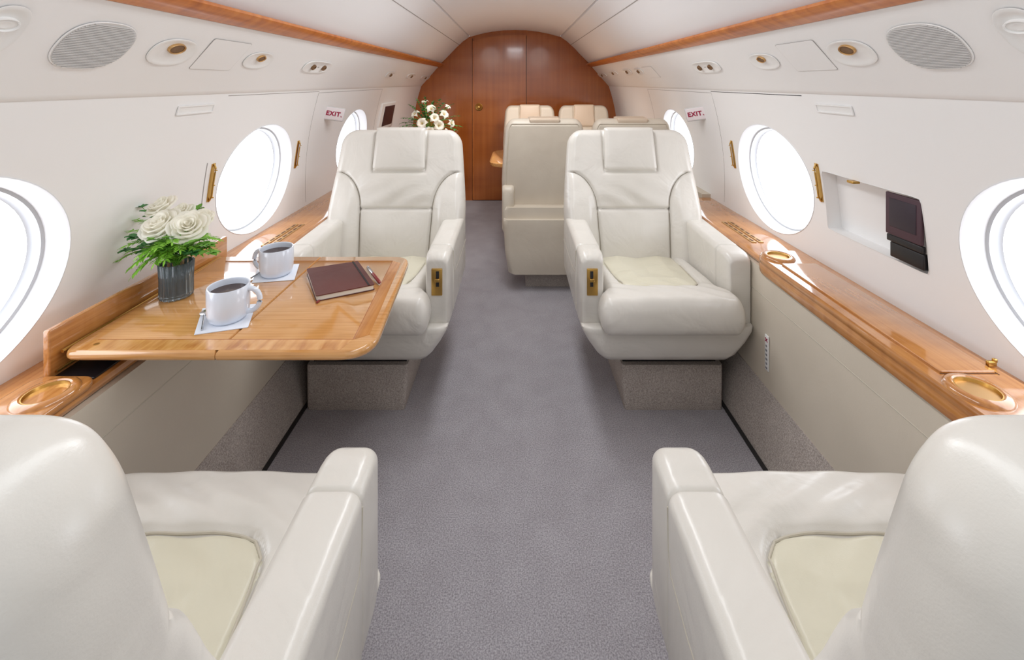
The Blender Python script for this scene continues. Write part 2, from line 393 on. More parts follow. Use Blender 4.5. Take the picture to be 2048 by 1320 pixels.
# niche in right wall
mb=MB()
def nr(d,k=1.):
    r=[]
    for i in range(96):
        a=2*PI*i/96; c_,s_=math.cos(a),math.sin(a); m_=(abs(c_)**NEX+abs(s_)**NEX)**(-1/NEX)
        z=.885+.105*s_*m_*k; r.append((wallx(z)+d,1.435+.2*c_*m_*k,z))
    return r
mb.loft([nr(-.0005,1.008),nr(-.001,1.0),nr(.050,.995)],cap=False); mb.f.append(tuple(range(len(mb.v)-96,len(mb.v))))
o=mb.build('niche_box',M['shell'],WR,sharp=30); o['label']='recessed rectangular niche holding the folded screen'
mb=MB(); mb.rbox((1.105,1.47,.985),(.012,.014,.004),.002); o=mb.build('niche_latch',M['brass'],WR)
t=thing('folding_monitor','small dark folding monitor in the right wall niche','monitor',(1.135,1.305,.79))
mb=MB(); mb.rbox((1.124,1.300,.920),(.005,.060,.062),.003); mb.build('bezel',M['bezel'],t,True)
mb=MB(); mb.rbox((1.1188,1.300,.925),(.0012,.045,.042),.0008); mb.build('screen',M['screen'],t,True)
mb=MB(); mb.rbox((1.128,1.300,.846),(.006,.060,.010),.003); mb.rbox((1.134,1.296,.812),(.008,.056,.022),.003); mb.build('hinge_block',M['black'],t,True)
# ------------------------------------------------------------ overhead fittings
def psu(px,py):
    s=1 if px>CX else -1; a=abs(px-CX); q=(CY-py)/a; t=(q*1.04+.036)/(.208+.185*q)
    X=1.04-.185*t; Z=1.31-.036+.208*t; Y=F*X/a
    nrm=Vector((-s*.208,0,-.185)).normalized(); v=Vector((-s*.185,0,.208)).normalized(); u=v.cross(nrm)
    m=Matrix((u,v,nrm)).transposed().to_4x4(); m.translation=Vector((s*X,Y,Z))+nrm*.003
    return m,Y/a,Y
def at(t,m): t.matrix_world=m; return t
def sup(a,b,ex,z,n=48):
    if ex>8: return [(x,y,z) for x,y in rrect(a,b,min(a,b)*.12,4)]
    r=[]
    for i in range(n):
        th=2*PI*i/n; c_,s_=math.cos(th),math.sin(th); m_=(abs(c_)**ex+abs(s_)**ex)**(-1/ex); r.append((a*c_*m_,b*s_*m_,z))
    return r
def speaker(px,py,label):
    m,k,Y=psu(px,py); t=at(thing('cabin_speaker',label,'speaker'),m); a=71*k; b=.066
    mb=MB(); mb.loft([sup(a*1.03,b*1.03,2.5,0),sup(a*1.02,b*1.02,2.5,.002),sup(a,b,2.5,.002),sup(a*.99,b*.99,2.5,.001)],cap=False); mb.build('rim',M['white'],t)
    mb=MB()
    mb.loft([sup(a,b,2.5,.0005),sup(a,b,2.5,.002)]); 
    y=-b*.94
    while y<b*.95:
        hl=a*(1-(abs(y)/b)**2.5)**(1/2.5)*.97; mb.tube([(-hl,y,.003),(hl,y,.003)],.0012,5); y+=.0045
    mb.build('grille',M['grille'],t)
speaker(190,90,'oval grey speaker grille in left overhead panel'); speaker(1855,92,'oval grey speaker grille in right overhead panel')
def gasper(px,py,w,label,hb=.05,plain=False):
    m,k,Y=psu(px,py); t=at(thing('air_vent',label,'air vent',group=None),m); a=w*.5*k; b=hb
    mb=MB(); mb.loft([sup(a,b,2.4,0),sup(a,b,2.4,.002),sup(a*.95,b*.95,2.4,.003),sup(a*.85,b*.85,2.4,.0008),sup(a*.6,b*.6,2.3,-.001),sup(a*.1,b*.1,2,-.002)],cap=False); mb.build('bezel_cup',M['white'],t,sharp=60)
    r=min(a,b)*.62
    mb=MB(); mb.lathe([(r,-.004),(r,.004),(r*.94,.006),(r*.82,.004),(r*.82,.002)],(0,b*.30,0),24,sy=.62); mb.build('nozzle_ring',M['white'] if plain else M['tanmetal'],t)
    mb=MB(); mb.lathe([(r*.82,.0025),(r*.5,.004),(r*.35,.003),(0,.003)],(0,b*.30,0),20,sy=.62); mb.build('nozzle',M['white'] if plain else M['bronze'],t)
gasper(345,103,88,'larger air vent cup beside the left speaker grille',.046); gasper(1703,105,88,'larger air vent cup beside the right speaker grille',.046)
gasper(517,120,54,'smaller air vent cup past the left blank access panel',.038); gasper(1528,122,54,'smaller air vent cup past the right blank access panel',.038)
gasper(-8,60,100,'pale oval fitting cut by the left photo edge',.06,True); gasper(2055,64,100,'pale oval fitting cut by the right photo edge',.06,True)
def access(px,py,w,label,h=.075):
    m,k,Y=psu(px,py); t=at(thing('access_panel',label,'panel'),m); a=w*.5*k
    mb=MB(); mb.loft([sup(a,h,16,-.001),sup(a,h,16,.0003)]); mb.build('shadow_gap',M['line'],t,sharp=50)
    mb=MB(); mb.loft([sup(a-.0009,h-.0009,16,0),sup(a-.0009,h-.0009,16,.0006)]); mb.build('cover',M['shell'],t,sharp=50)
access(444,110,78,'blank square access panel between the two left air vents',.060); access(1610,112,78,'blank square access panel between the two right air vents',.060)
def spots(px,py,w,label,n=2,h=.035):
    m,k,Y=psu(px,py); t=at(thing('reading_light',label,'light'),m); a=w*.5*k
    mb=MB(); mb.loft([sup(a,h,3,0),sup(a,h,3,.004),sup(a*.9,h*.9,3,.005),sup(a*.8,h*.8,3,.002),sup(a*.05,h*.05,3,.002)],cap=False); mb.build('bezel',M['white'],t,sharp=60)
    for i in range(n):
        x=(i-(n-1)/2)*a*.8
        mb=MB(); r=.014; mb.lathe([(r,.001),(r,.010),(r*.75,.013),(r*.65,.008),(0,.008)],(x,0,0),18); mb.build('lamp_eye',M['bronze'],t)
spots(635,133,52,'twin brass reading lights in left overhead panel before the exit sign'); spots(1412,133,52,'twin brass reading lights in right overhead panel before the exit sign')
for px,py,nm in ((780,149,'first'),(822,152,'second'),(850,155,'last')): spots(px,py,16,nm+' small single fitting in the far left overhead panel',1,.03)
for px,py,nm in ((1205,150,'last'),(1227,146,'third'),(1255,143,'second'),(1278,142,'first')): spots(px,py,15,nm+' small brass fitting in the far right overhead panel',1,.03)
access(1302,144,20,'narrow panel in front of the far right brass fittings',.05)
def wallm(s,Y,z,off=.0):
    e=.01; dx=(wallx(z+e)-wallx(z-e))/(2*e); v=Vector((s*dx,0,1)).normalized(); u=Vector((0,-s,0)); nrm=u.cross(v)
    m=Matrix((u,v,nrm)).transposed().to_4x4(); m.translation=Vector((s*wallx(z),Y,z))+nrm*off; return m
for s,nm in ((-1,'left'),(1,'right')):
    t=at(thing('wall_slot','shallow horizontal slot high on the '+nm+' wall panel','vent'),wallm(s,1.49,1.222,.001))
    mb=MB(); mb.loft([sup(.085,.015,10,0),sup(.085,.015,10,.004),sup(.08,.011,10,.004),sup(.08,.011,10,.001)],cap=False); mb.build('rim',M['shell'],t,sharp=50)
    mb=MB(); mb.loft([sup(.08,.011,10,.0005),sup(.08,.011,10,.0012)]); mb.build('slot_face',M['white'],t,sharp=50)
    m=wallm(s,2.60,1.138,.0)@Matrix.Translation((0,0,.036))@Matrix.Rotation(R(52)*(1 if s>0 else -1),4,'Y')
    t=at(thing('exit_sign','white EXIT sign with red letters on the '+nm+' wall','sign'),m)
    mb=MB(); mb.rbox((0,0,-.001),(.060,.040,.004),.003,.006); mb.build('frame',M['grille'],t)
    mb=MB(); mb.rbox((0,0,.001),(.055,.035,.004),.002,.005); mb.build('plate',M['signpink'],t)
    cu=bpy.data.curves.new('exit_text','FONT'); cu.body='EXIT'; cu.size=.036; cu.align_x='CENTER'; cu.align_y='CENTER'; cu.extrude=.0004; cu.offset=.0014; cu.space_character=1.12
    to=bpy.data.objects.new('tmp',cu); col.objects.link(to); bpy.context.view_layer.update()
    me=bpy.data.meshes.new_from_object(to.evaluated_get(bpy.context.evaluated_depsgraph_get())); bpy.data.objects.remove(to)
    lo=bpy.data.objects.new('lettering',me); me.materials.clear(); me.materials.append(M['red']); col.objects.link(lo); lo.parent=t; lo.location=(-.006,.0,.0056)
    mb=MB(); mb.loft([[(.039,-.004,z),(.039,-.013,z),(.047,-.013,z)] for z in (.0052,.0060)]); mb.build('arrow',M['red'],t)
    mb=MB(); mb.box(-.05,.05,-.003,.003,-.024,-.004); o=mb.build('bracket',M['white'],t)
t=at(thing('wall_screen','small dark screen in white frame on left wall near flowers','screen'),wallm(-1,3.86,1.03,.001))
mb=MB(); mb.rbox((0,0,.006),(.21,.11,.008),.004,.01); mb.build('frame',M['white'],t)
mb=MB(); mb.rbox((0.02,0,.013),(.15,.085,.003),.002); mb.build('screen',M['screen'],t)
# ------------------------------------------------------------ chair
def make_chair():
    t=thing('leather_armchair','','armchair')
    mb=MB(); mb.loft([[(x+.045,y,z) for x,y in [(p[0],p[1]+.31) for p in rrect(hx,hy,.012)]] for z,hx,hy in ((0,.195,.26),(.005,.196,.261),(.165,.205,.245),(.17,.203,.243))])
    mb.build('plinth',M['carpet2'],t,sharp=50)
    mb=MB(); mb.box(-.15,.23,.09,.50,.17,.2); mb.box(-.14,.23,.11,.48,.19,.26); mb.build('swivel_base',M['black'],t)
    rings=[]
    for z,hx,y0,y1,r in ((.232,.20,.06,.50,.04),(.230,.240,.01,.55,.035),(.238,.252,-.01,.57,.04),(.262,.272,-.025,.585,.04),(.31,.305,-.033,.59,.04),(.352,.328,-.037,.60,.04),(.368,.333,-.035,.60,.04),(.374,.328,-.03,.60,.04),(.374,.25,.0,.55,.04)):
        rings.append([(x,y+(y0+y1)/2,z) for x,y in rrect(hx,(y1-y0)/2,r,7)])
    mb=MB(); mb.loft(rings); mb.build('seat_shroud',M['leather'],t,sharp=60)
    for s in (-1,1):
        secs=[]
        zt0=.640; zb0=.35
        ys=[.0,.0008,.002,.004,.008,.013,.022,.034,.05,.07,.09,.102,.106,.110,.114,.118,.13,.2,.3,.4,.5,.56,.59,.60]
        for y in ys:
            k=1-min(y/.05,1); ins=.038*(1-math.sqrt(max(0,1-k*k)))*.75
            if y>.55: kk=(y-.55)/.05; ins=.03*(1-math.sqrt(max(0,1-kk*kk)))
            gr=.0055*math.exp(-((y-.110)/.0030)**2); pad=.003 if y<.11 else 0
            hx=.0500-ins*.45-gr-pad*.5; zt=zt0-ins-gr+.010*min(y/.6,1); zb=zb0+ins*.2
            secs.append([(s*(.288)+x,y,(zt+zb)/2+z) for x,z in rrect(hx,(zt-zb)/2,.024,7)])
        mb=MB(); mb.loft(secs); a=mb.build('armrest',M['leather'],t,sharp=60)
        mb=MB(); xx=s*(.288+.0495); mb.tube([(xx,.113,.615),(xx,.118,.55),(xx,.13,.52),(xx,.2,.505),(xx,.58,.50)],.0013,6); mb.build('piping',M['leather_panel'],a)
    mb=MB(); mb.rbox((-.289,-.001,.535),(.021,.004,.052),.002); pl=mb.build('recline_plate',M['brass'],t)
    mb=MB(); mb.rbox((-.292,-.0055,.548),(.006,.001,.03),.0005); mb.build('lever_slot',M['groove'],pl)
    mb=MB(); mb.rbox((-.292,-.010,.545),(.009,.006,.006),.002); mb.build('lever',M['brass'],pl)
    def hw(y):
        if y<-.01: w=.27
        elif y<.03: w=.27-.031*(y+.01)/.04
        else: w=.239
        if y<-.06: q=(-.06-y)/.045; w-=.035*(1-math.sqrt(max(0,1-q*q)))
        return w
    def hs(x,y):
        ax=abs(x); yf=.04; hw_=.155+.02*min(max(y-.04,0)/.3,1); r=.06
        qx=ax-(hw_-r); qy=(yf+r)-y
        if qx>0 and qy>0: return math.hypot(qx,qy)-r
        return max(qx-r,qy-r)
    def top(x,y):
        dd=hs(x,y); g_=.009*math.exp(-(dd/.006)**2)
        inn=.008/(1+math.exp(max(-40,min(40,dd/.006)))) 
        crown=.010*(1-(x/.27)**2)
        slope=-.045*max(0,(y-.0)/.48)
        bulge=.006*math.exp(-((y+.03)/.06)**2)
        puff=.012*(1-min(1,abs(dd+.08)/.09)) if dd<0 else .004*math.exp(-((dd-.04)/.03)**2)
        wr=.0024*math.sin(38*x+9*math.sin(13*y+2*x))*math.exp(-((y-.02)/.12)**2)
        return .068+crown+slope+bulge-g_-inn+puff+wr
    mb=MB(); mb.slab(hw,-.105,.50,top,lambda x,y:.062,.036,lambda x,b,c:(x,b,.43+c),110,120)
    cu=mb.build('seat_cushion',M['leather'],t,sharp=80)
    cu.data.materials.append(M['leather_inner'])
    for p in cu.data.polygons:
        if p.center.z>.45 and hs(p.center.x,p.center.y)<-.001: p.material_index=1
    pts=[(-.17,.36),(-.165,.2),(-.157,.12),(-.15,.075),(-.125,.048),(-.09,.04),(0,.038),(.09,.04),(.125,.048),(.15,.075),(.157,.12),(.165,.2),(.17,.36)]
    mb=MB(); PP=[]
    for a_,b_ in zip(pts[:-1],pts[1:]):
        for k in range(4):
            x=a_[0]+(b_[0]-a_[0])*k/4; y=a_[1]+(b_[1]-a_[1])*k/4; PP.append((x,y,.43+top(x,y)+.003))
    mb.tube(PP,.0025,6); mb.build('piping',M['leather_panel'],cu)
    Hh=.648
    def hb(z):
        w=.336+.006*min(1,max(0,(z+.03)/.28))
        r=.084
        if z>.24: w-=.034*((z-.24)/.41)**1.2
        if z>Hh-r: q=(z-(Hh-r))/r; w-=r*(1-math.sqrt(max(0,1-q*q)))*.9
        return w
    def seamx(z):
        if z<.24: return .180-.012*(1-z/.24)
        if z<.43: return .180+.145*(1-math.sqrt(max(0,1-((z-.24)/.19)**2)))
        return 9
    def ft(x,z):
        ax=abs(x); d=9; g_=0; up=0
        if z<.432:
            sx=seamx(z)
            e=.004; ds=(seamx(min(z+e,.4299))-seamx(max(z-e,-.05)))/(2*e) if z<.43 else 9
            d=(ax-sx)/math.sqrt(1+ds*ds)
            g_=.015*math.exp(-(d/.0065)**2)
            fz=min(1,max(0,(.43-z)/.26)); fz=fz*fz*(3-2*fz)
            up=(.012+.040*fz)*(1/(1+math.exp(max(-40,min(40,-(d-.024)/.011)))))*min(1,max(0,(.43-z)/.03))
        g2=.012*math.exp(-((z-.245)/.006)**2) if ax<.182 else 0
        puff=0
        if ax<.185 and z<.245: puff=.018*math.sin(PI*min(1,max(0,(z+.03)/.275)))*(1-(ax/.185)**2)
        if z>.245: puff=.014*math.sin(PI*min(1,(z-.245)/.2))*(1-min(1,ax/.2)**2)*(1 if z<.445 else 0)
        lum=.010*math.sin(PI*min(1,max(0,(z+.05)/.7)))
        dh=max(ax-.134,.425-z)
        gh=.012*math.exp(-(dh/.007)**2)
        wr=.0024*math.sin(60*z+5*math.sin(9*x))*math.exp(-((z-.3)/.08)**2)*(1 if ax<.18 else .4)
        return .050+up-g_-g2+puff+lum-gh+wr
    def bk(x,z):
        ex=min(hb(z)-abs(x),Hh-z); return .050-.006*math.exp(-((ex-.035)/.003)**2)+.010*math.sin(PI*min(1,max(0,(z+.1)/.75)))
    mb=MB(); mb.slab(hb,-.06,Hh,ft,bk,.042,lambda x,b,c:(x,-c,b),140,150,reb=.036)
    b=mb.build('backrest',M['leather'],t,sharp=80,loc=(0,.485,.43)); b.rotation_euler=(R(-14),0,0)
    for s in (-1,1):
        pp=[]
        for k in range(26):
            z=-.0+.425*k/25; x=seamx(z)
            if x<hb(z)-.03: pp.append((s*x,-(ft(s*x,z)+.0015),z))
        mb=MB(); mb.tube(pp,.0022,6); mb.build('piping',M['piping'],b)
    mb=MB(); mb.tube([(-.178+.356*k/16,-(ft(-.178+.356*k/16,.245)+.001),.245) for k in range(17)],.002,6); mb.build('piping',M['piping'],b)
    mb=MB()
    def hwf(z):
        w=.136-.010*min(1,max(0,(z-.43)/.22))
        if z<.455: q=(.455-z)/.025; w-=.022*(1-math.sqrt(max(0,1-q*q)))
        return w
    mb.slab(hwf,.43,.652,lambda x,z:.018+.009*(1-(x/.134)**2)*math.sin(PI*min(1,max(0,(z-.43)/.235))),lambda x,z:.03,.022,lambda x,b_,c:(x,-.049-c,b_),50,50)
    hr=mb.build('headrest',M['leather'],b,sharp=80)
    mb=MB(); mb.slab(lambda z:.122,-.055,.05,lambda x,z:.009,lambda x,z:.03,.012,lambda x,b_,c:(x,b_,.646+c),24,24); mb.build('headrest_flap',M['leather'],b,sharp=60)
    mb=MB(); mb.loft([[(x,y+.55,z) for x,y in rrect(hx,.07,.04)] for z,hx in ((.26,.28),(.27,.30),(.40,.325),(.5,.325),(.52,.31))]); mb.build('back_skirt',M['leather'],t,sharp=60)
    return t
ch=make_chair()
def place(o,x,y,rot,mir,label,rec,sx=1,piv=.485,mat=None,bs=1,top_mat=None):
    o.location=(x,y,0); o.rotation_euler=(0,0,PI if rot else 0); o.scale=(-sx if mir else sx,1,1); o['label']=label
    for k in kids(o):
        if k.name.startswith('backrest'): k.rotation_euler=(R(-rec),0,0); k.location=(0,piv,.43); k.scale=(bs,1,1)
    if mat:
        def rec_(q):
            for k in kids(q):
                if k.type=='MESH' and k.data.materials[0]==M['leather']:
                    k.material_slots[0].link='OBJECT'; k.material_slots[0].material=M['leather_peach'] if k.name.startswith('headrest') else mat
                rec_(k)
        rec_(o)
srcs=[ch]+[dup(ch) for _ in range(7)]
place(srcs[0],.5895,1.75,0,0,'cream leather seat facing us on the right, beside the wood ledge',14)
place(srcs[1],-.5925,1.75,0,1,'cream leather seat facing us on the left, behind the wood table',14)
place(srcs[2],-.5875,.85,1,0,'nearest left cream leather seat, seen from behind at the lower left corner',10,piv=.440,bs=.945)
place(srcs[3],.5875,.85,1,1,'nearest right cream leather seat, seen from behind at the lower right corner',10,piv=.440,bs=.945)
LB=M['leather_back']
place(srcs[4],.19,3.46,1,1,'beige seat back turned to us at the aisle, just past the right facing seat',4,.81,mat=LB)
place(srcs[5],.755,3.46,1,1,'beige seat back mostly hidden behind the right facing seat',4,.81,mat=LB)
place(srcs[6],.15,4.08,0,0,'rearmost seat at the aisle, facing us before the wood bulkhead',5,.80,mat=LB)
place(srcs[7],.70,4.08,0,0,'rearmost seat against the right wall, facing us before the bulkhead',5,.80,mat=LB)
for k in (4,5):
    mb=MB(); mb.loft([[(x,y+.530,z) for x,y in rrect(hx,.12,.04)] for z,hx in ((.11,.27),(.118,.288),(.24,.312),(.40,.325),(.44,.328),(.45,.32))]); mb.build('base_skirt',LB,srcs[k],sharp=60)
# ------------------------------------------------------------ conference table
t=thing('conference_table','honey wood conference table between the rear seat pairs','table',(.4,3.75,0))
op=roundpoly([(-.2,3.42),(1.04,3.42),(1.04,4.1),(-.2,4.1)],[.14,.02,.02,.14],8)
mb=MB(); mb.loft([[(.43+(x-.43)*k,3.76+(y-3.76)*k,z) for x,y in op] for z,k in ((.658,.96),(.663,.99),(.674,1),(.690,1),(.697,.985))]); mb.build('table_top',M['wood'],t,True)
mb=MB(); mb.loft([[(.45+x,3.76+y,z) for x,y in rrect(.05,.05,.03)] for z in (0,.658)]); mb.build('pedestal',M['dado'],t,True)
# ------------------------------------------------------------ near table
TZ=.70
t=thing('fold_out_table','glossy honey wood fold-out table set with coffee and flowers','table',(-.97,1.3,.64))
def tab(pts,rad,name,mat,z0=TZ-.024,z1=TZ,n=8):
    mb=MB(); o_=roundpoly(pts,rad,n); cx_=sum(p[0] for p in pts)/4; cy_=sum(p[1] for p in pts)/4
    def ins(d): return [(cx_+(x-cx_)*(1-d/.32),cy_+(y-cy_)*(1-d/.29)) for x,y in o_]
    mb.loft([[(x,y,z) for x,y in ins(d)] for z,d in ((z0,.010),(z0+.004,.003),(z0+.010,.0),(z1-.008,.0),(z1-.003,.002),(z1,.006))]); return mb.build(name,mat,t,True)
Yn,Yf=1.018,1.58
xm=-.679
tab([(-1.03,Yn),(xm-.0008,Yn),(xm-.0008,Yf),(-1.03,Yf)],[0.03,0,0,.01],'table_leaf',M['wood'])
tab([(xm+.0008,Yn),(-.322,Yn),(-.366,Yf),(xm+.0008,Yf)],[0,.085,.06,0],'table_leaf',M['wood'])
mb=MB(); z=TZ+.0004
mb.loft([[(-.99,Yn+.05,zz),(-.385,Yn+.05,zz),(-.385,Yn+.0515,zz),(-.99,Yn+.0515,zz)] for zz in (z-.0005,z)])
mb.loft([[(-.385,Yn+.05,zz),(-.3835,Yn+.05,zz),(-.4185,Yf-.04,zz),(-.42,Yf-.04,zz)] for zz in (z-.0005,z)])
mb.loft([[(-.99,Yf-.0415,zz),(-.417,Yf-.0415,zz),(-.417,Yf-.04,zz),(-.99,Yf-.04,zz)] for zz in (z-.0005,z)])
mb.build('inlay_line',M['bulk'],t,True)
mb=MB(); mb.loft([[(-1.0,Yn+.008,zz),(-.40,Yn+.008,zz),(-.385,Yn+.049,zz),(-1.0,Yn+.049,zz)] for zz in (z-.0005,z)])
mb.build('front_band',M['band'],t,True)
mb=MB(); mb.loft([[(-.352,Yn+.07,zz),(-.383,Yn+.05,zz),(-.417,Yf-.042,zz),(-.386,Yf-.06,zz)] for zz in (z-.0005,z)])
mb.build('side_band',M['woodY'],t,True)
mb=MB(); mb.tube([(-1.034,Yn+.01,TZ-.004),(-1.034,Yf,TZ-.004)],.004,8); mb.build('hinge',M['brass'],t,True)
mb=MB(); mb.rbox((-.985,1.10,.670),(.03,.012,.008),.004); mb.tube([(-.99,1.1,.655),(-.89,1.1,.668)],.008,8); mb.build('support_arm',M['black'],t,True)
mb=MB(); mb.lathe([(0,0),(.006,0),(.006,.001),(0,.0015)],(-.975,Yn+.03,TZ),14); mb.build('button',M['brass'],t,True)
t2=thing('bay_lid','upright honey wood lid board standing behind the table','board',(-1.05,1.3,.64))
mb=MB(); mb.rbox((-1.051,1.32,.697),(.008,.312,.056),.004); mb.build('board',M['woodY'],t2,True)
mb=MB(); mb.tube([(-1.040,1.02,.655),(-1.040,1.62,.655)],.003,8); mb.build('hinge',M['brass'],t2,True)
def mug(px,py,hang,label,Rm=.050,hm=.088):
    p=onZ(px,py,TZ+.0025); t=thing('coffee_mug',label,'mug',p,rz=hang)
    mb=MB(); mb.lathe([(0,.002),(Rm*.72,.002),(Rm*.76,.0),(Rm*.82,.001),(Rm*.92,.008),(Rm*.985,.022),(Rm,.04),(Rm,hm-.003),(Rm-.0015,hm),(Rm-.004,hm-.001),(Rm-.005,hm-.006),(Rm-.005,.02),(Rm*.8,.008),(0,.007)],n=48); mb.build('body',M['china'],t)
    mb=MB(); pts=[]
    for k in range(15):
        a=-PI/2+PI*k/14; pts.append((Rm-.005+.032*max(0,math.cos(a))**.8,0,hm*.52+.030*math.sin(a)))
    mb.tube(pts,[.0065]*15,10); mb.build('handle',M['china'],t)
    mb=MB(); mb.lathe([(0,hm-.016),(Rm-.0048,hm-.016)],n=40); o=mb.build('coffee',M['coffee'],t); return p
def napkin(pts,label):
    q=[onZ(x,y,TZ+.001) for x,y in pts]; c_=sum(q,Vector())/4
    mb=MB(); 
    for lay in (0,1):
        mb.loft([[(c_.x+(v.x-c_.x)*k+.002*lay,c_.y+(v.y-c_.y)*k,TZ+.0006+z) for v in q] for z,k in ((.0008*lay,1-.01*lay),(.0008*lay+.0007,1-.01*lay))])
    o=mb.build('paper_napkin',M['napkin'],mx=Matrix.Translation(-c_)); o.location=c_; tag(o,label,'napkin')
napkin([(388,670),(495,655),(512,608),(405,617)],'white paper napkin under the nearer coffee mug')
napkin([(503,566),(588,560),(598,528),(518,532)],'white paper napkin under the farther coffee mug')
mug(457,636,R(8),'white coffee mug nearer to us, handle to the right',.049,.086)
mug(553,547,R(172),'white coffee mug farther back near the seat, handle to the left',.050,.084)
def spoon(a,b,label):
    A=onZ(a[0],a[1],TZ+.004); B=onZ(b[0],b[1],TZ+.004); L_=(B-A).length
    mb=MB(); mb.tube([(0,0,0),(L_*.6,0,.002),(L_*.72,0,.001)],[.0028,.0018,.002],8)
    mb.grid(lambda u,v:(L_*.7+L_*.3*u, .011*math.sin(PI*min(1,max(0,u)))**.6*(2*v-1), .001-.003*math.sin(PI*u)*(1-(2*v-1)**2)),12,8)
    o=mb.build('teaspoon',M['steel']); o.location=A; o.rotation_euler=(0,0,math.atan2(B.y-A.y,B.x-A.x)); tag(o,label,'spoon')
spoon((404,660),(410,620),'steel teaspoon on the napkin of the nearer mug')
spoon((502,556),(530,540),'steel teaspoon on the napkin of the farther mug')
# notebook
q=[onZ(632,604,TZ),onZ(750,580,TZ),onZ(716,532,TZ),onZ(613,548,TZ)]
c_=sum(q,Vector())/4; t=thing('notebook','burgundy leather notebook with elastic band lying on the table','notebook',(c_.x,c_.y,TZ))
def quad(k,z0,z1,name,mat,par):
    mb=MB(); ps=[(c_.x+(v.x-c_.x)*k,c_.y+(v.y-c_.y)*k) for v in q]; o_=roundpoly(ps,[.006]*4,4); mb.loft([[(x,y,z) for x,y in o_] for z in (z0,z1)]); return mb.build(name,mat,par,True)
quad(1.0,TZ+.0005,TZ+.002,'back_cover',M['burgundy'],t); quad(.97,TZ+.002,TZ+.0145,'page_block',M['pages'],t); quad(1.0,TZ+.0145,TZ+.017,'front_cover',M['burgundy'],t)
def lerpq(u,v): 
    a=q[0].lerp(q[1],u); b=q[3].lerp(q[2],u); return a.lerp(b,v)
mb=MB(); 
e0,e1=lerpq(.88,0),lerpq(.88,1); e2,e3=lerpq(.91,1),lerpq(.91,0)
mb.loft([[(p.x,p.y,z) for p in (e0,e1,e2,e3)] for z in (TZ+.017,TZ+.018)]); mb.build('elastic_band',M['groove'],t,True)
mb=MB(); r0=lerpq(.05,0); mb.rbox((r0.x,r0.y-.006,TZ+.003),(.003,.008,.001),.0005); mb.build('ribbon',M['pen'],t,True)
A=onZ(760,566,TZ+.006); B=onZ(735,534,TZ+.006); dv=B-A
t=thing('pen','slim red and silver pen lying beside the notebook','pen',A)
mb=MB(); mb.tube([A,A+dv*.04,A+dv*.55],[.002,.005,.005],10); mb.build('barrel',M['pen'],t,True)
mb=MB(); mb.tube([A+dv*.55,A+dv*.97,B],[.0052,.005,.002],10); mb.tube([A+dv*.6+Vector((0,0,.006)),A+dv*.95+Vector((0,0,.006))],.0012,6); mb.build('cap',M['steel'],t,True)
# ------------------------------------------------------------ flowers
V=onZ(353,592,TZ+.001)
t=thing('glass_vase','ribbed clear glass vase with white roses on the table','vase',V)
rv=.040; hv=.098
mb=MB(); mb.lathe([(0,0),(rv*.9,0),(rv*.97,.004),(rv*.96,.05),(rv*1.02,hv),(rv*.98,hv+.001),(rv*.93,hv-.002),(rv*.86,.05),(rv*.86,.012),(0,.010)],n=72,rib=.065); mb.build('glass_body',M['glass'],t,sharp=80)
mb=MB(); mb.lathe([(0,.011),(rv*.74,.012),(rv*.74,hv*.7),(0,hv*.7)],n=24); o=mb.build('water',M['water'],t)
def rose_bloom(mb,c,Rr,axis):
    q_=Vector((0,0,1)).rotation_difference(Vector(axis).normalized()).to_matrix()
    c=Vector(c)
    specs=[(2,.14,.52,1.9),(3,.30,.58,1.3),(3,.48,.56,1.15),(4,.66,.48,.98),(5,.86,.32,.82),(5,1.04,.10,.80)]
    for li,(n_,rk,hk,sp) in enumerate(specs):
        for i in range(n_):
            a0=2*PI*(i+.37*li)/n_+random.uniform(-.2,.2)
            hh=hk*random.uniform(.88,1.08); fl=.05+.16*li/5; tl=random.uniform(-.08,.08)
            def fn(u,v):
                a=2*u-1; w=math.sin(PI*(.18+.62*v)); ang=a0+a*sp*w
                rad=Rr*rk*(.30+.70*math.sin(min(1,v*1.15)*PI/2))+Rr*fl*max(0,v-.65)/.35*(1-.5*a*a) - Rr*.04*(a*a)
                z=Rr*(-.6+(hh+.6)*math.sin(v*PI/2)**.9 - .20*a*a*v*v+tl*a*v) - Rr*(.5*fl*(max(0,v-.7)/.3)**2)
                return c+q_@Vector((rad*math.cos(ang),rad*math.sin(ang),z))
            mb.grid(fn,12,9)
top_=V+Vector((0,0,hv))
RL=['large white rose at front left of the vase bouquet','large white rose at front right of the vase bouquet','white rose at the top of the vase bouquet','small white rose at the right edge of the vase bouquet','white rose half hidden between the two large ones']
def rose(px,py,Rr,dY,idx):
    c_=P(px,py,V.y+dY); t=thing('white_rose',RL[idx],'flower',top_)
    ax=((c_-top_).normalized()*.7+Vector((.02*(px-350)/20,-.6,.35))).normalized()
    mb=MB(); rose_bloom(mb,c_,Rr,ax); mb.build('bloom',M['petal'],t,True,sharp=80)
    mb=MB(); b_=V+Vector((random.uniform(-.01,.01),random.uniform(-.01,.01),.02)); mid=top_.lerp(c_,.3); mb.tube([b_,top_+Vector(((c_-top_).x*.15,0,0)),mid,c_-ax*Rr*.5],.0022,6); mb.build('stem',M['leaf'],t,True)
rose(320,450,.046,-.03,0); rose(377,452,.043,-.04,1); rose(322,412,.036,.03,2); rose(404,434,.028,.03,3); rose(360,424,.032,.03,4)
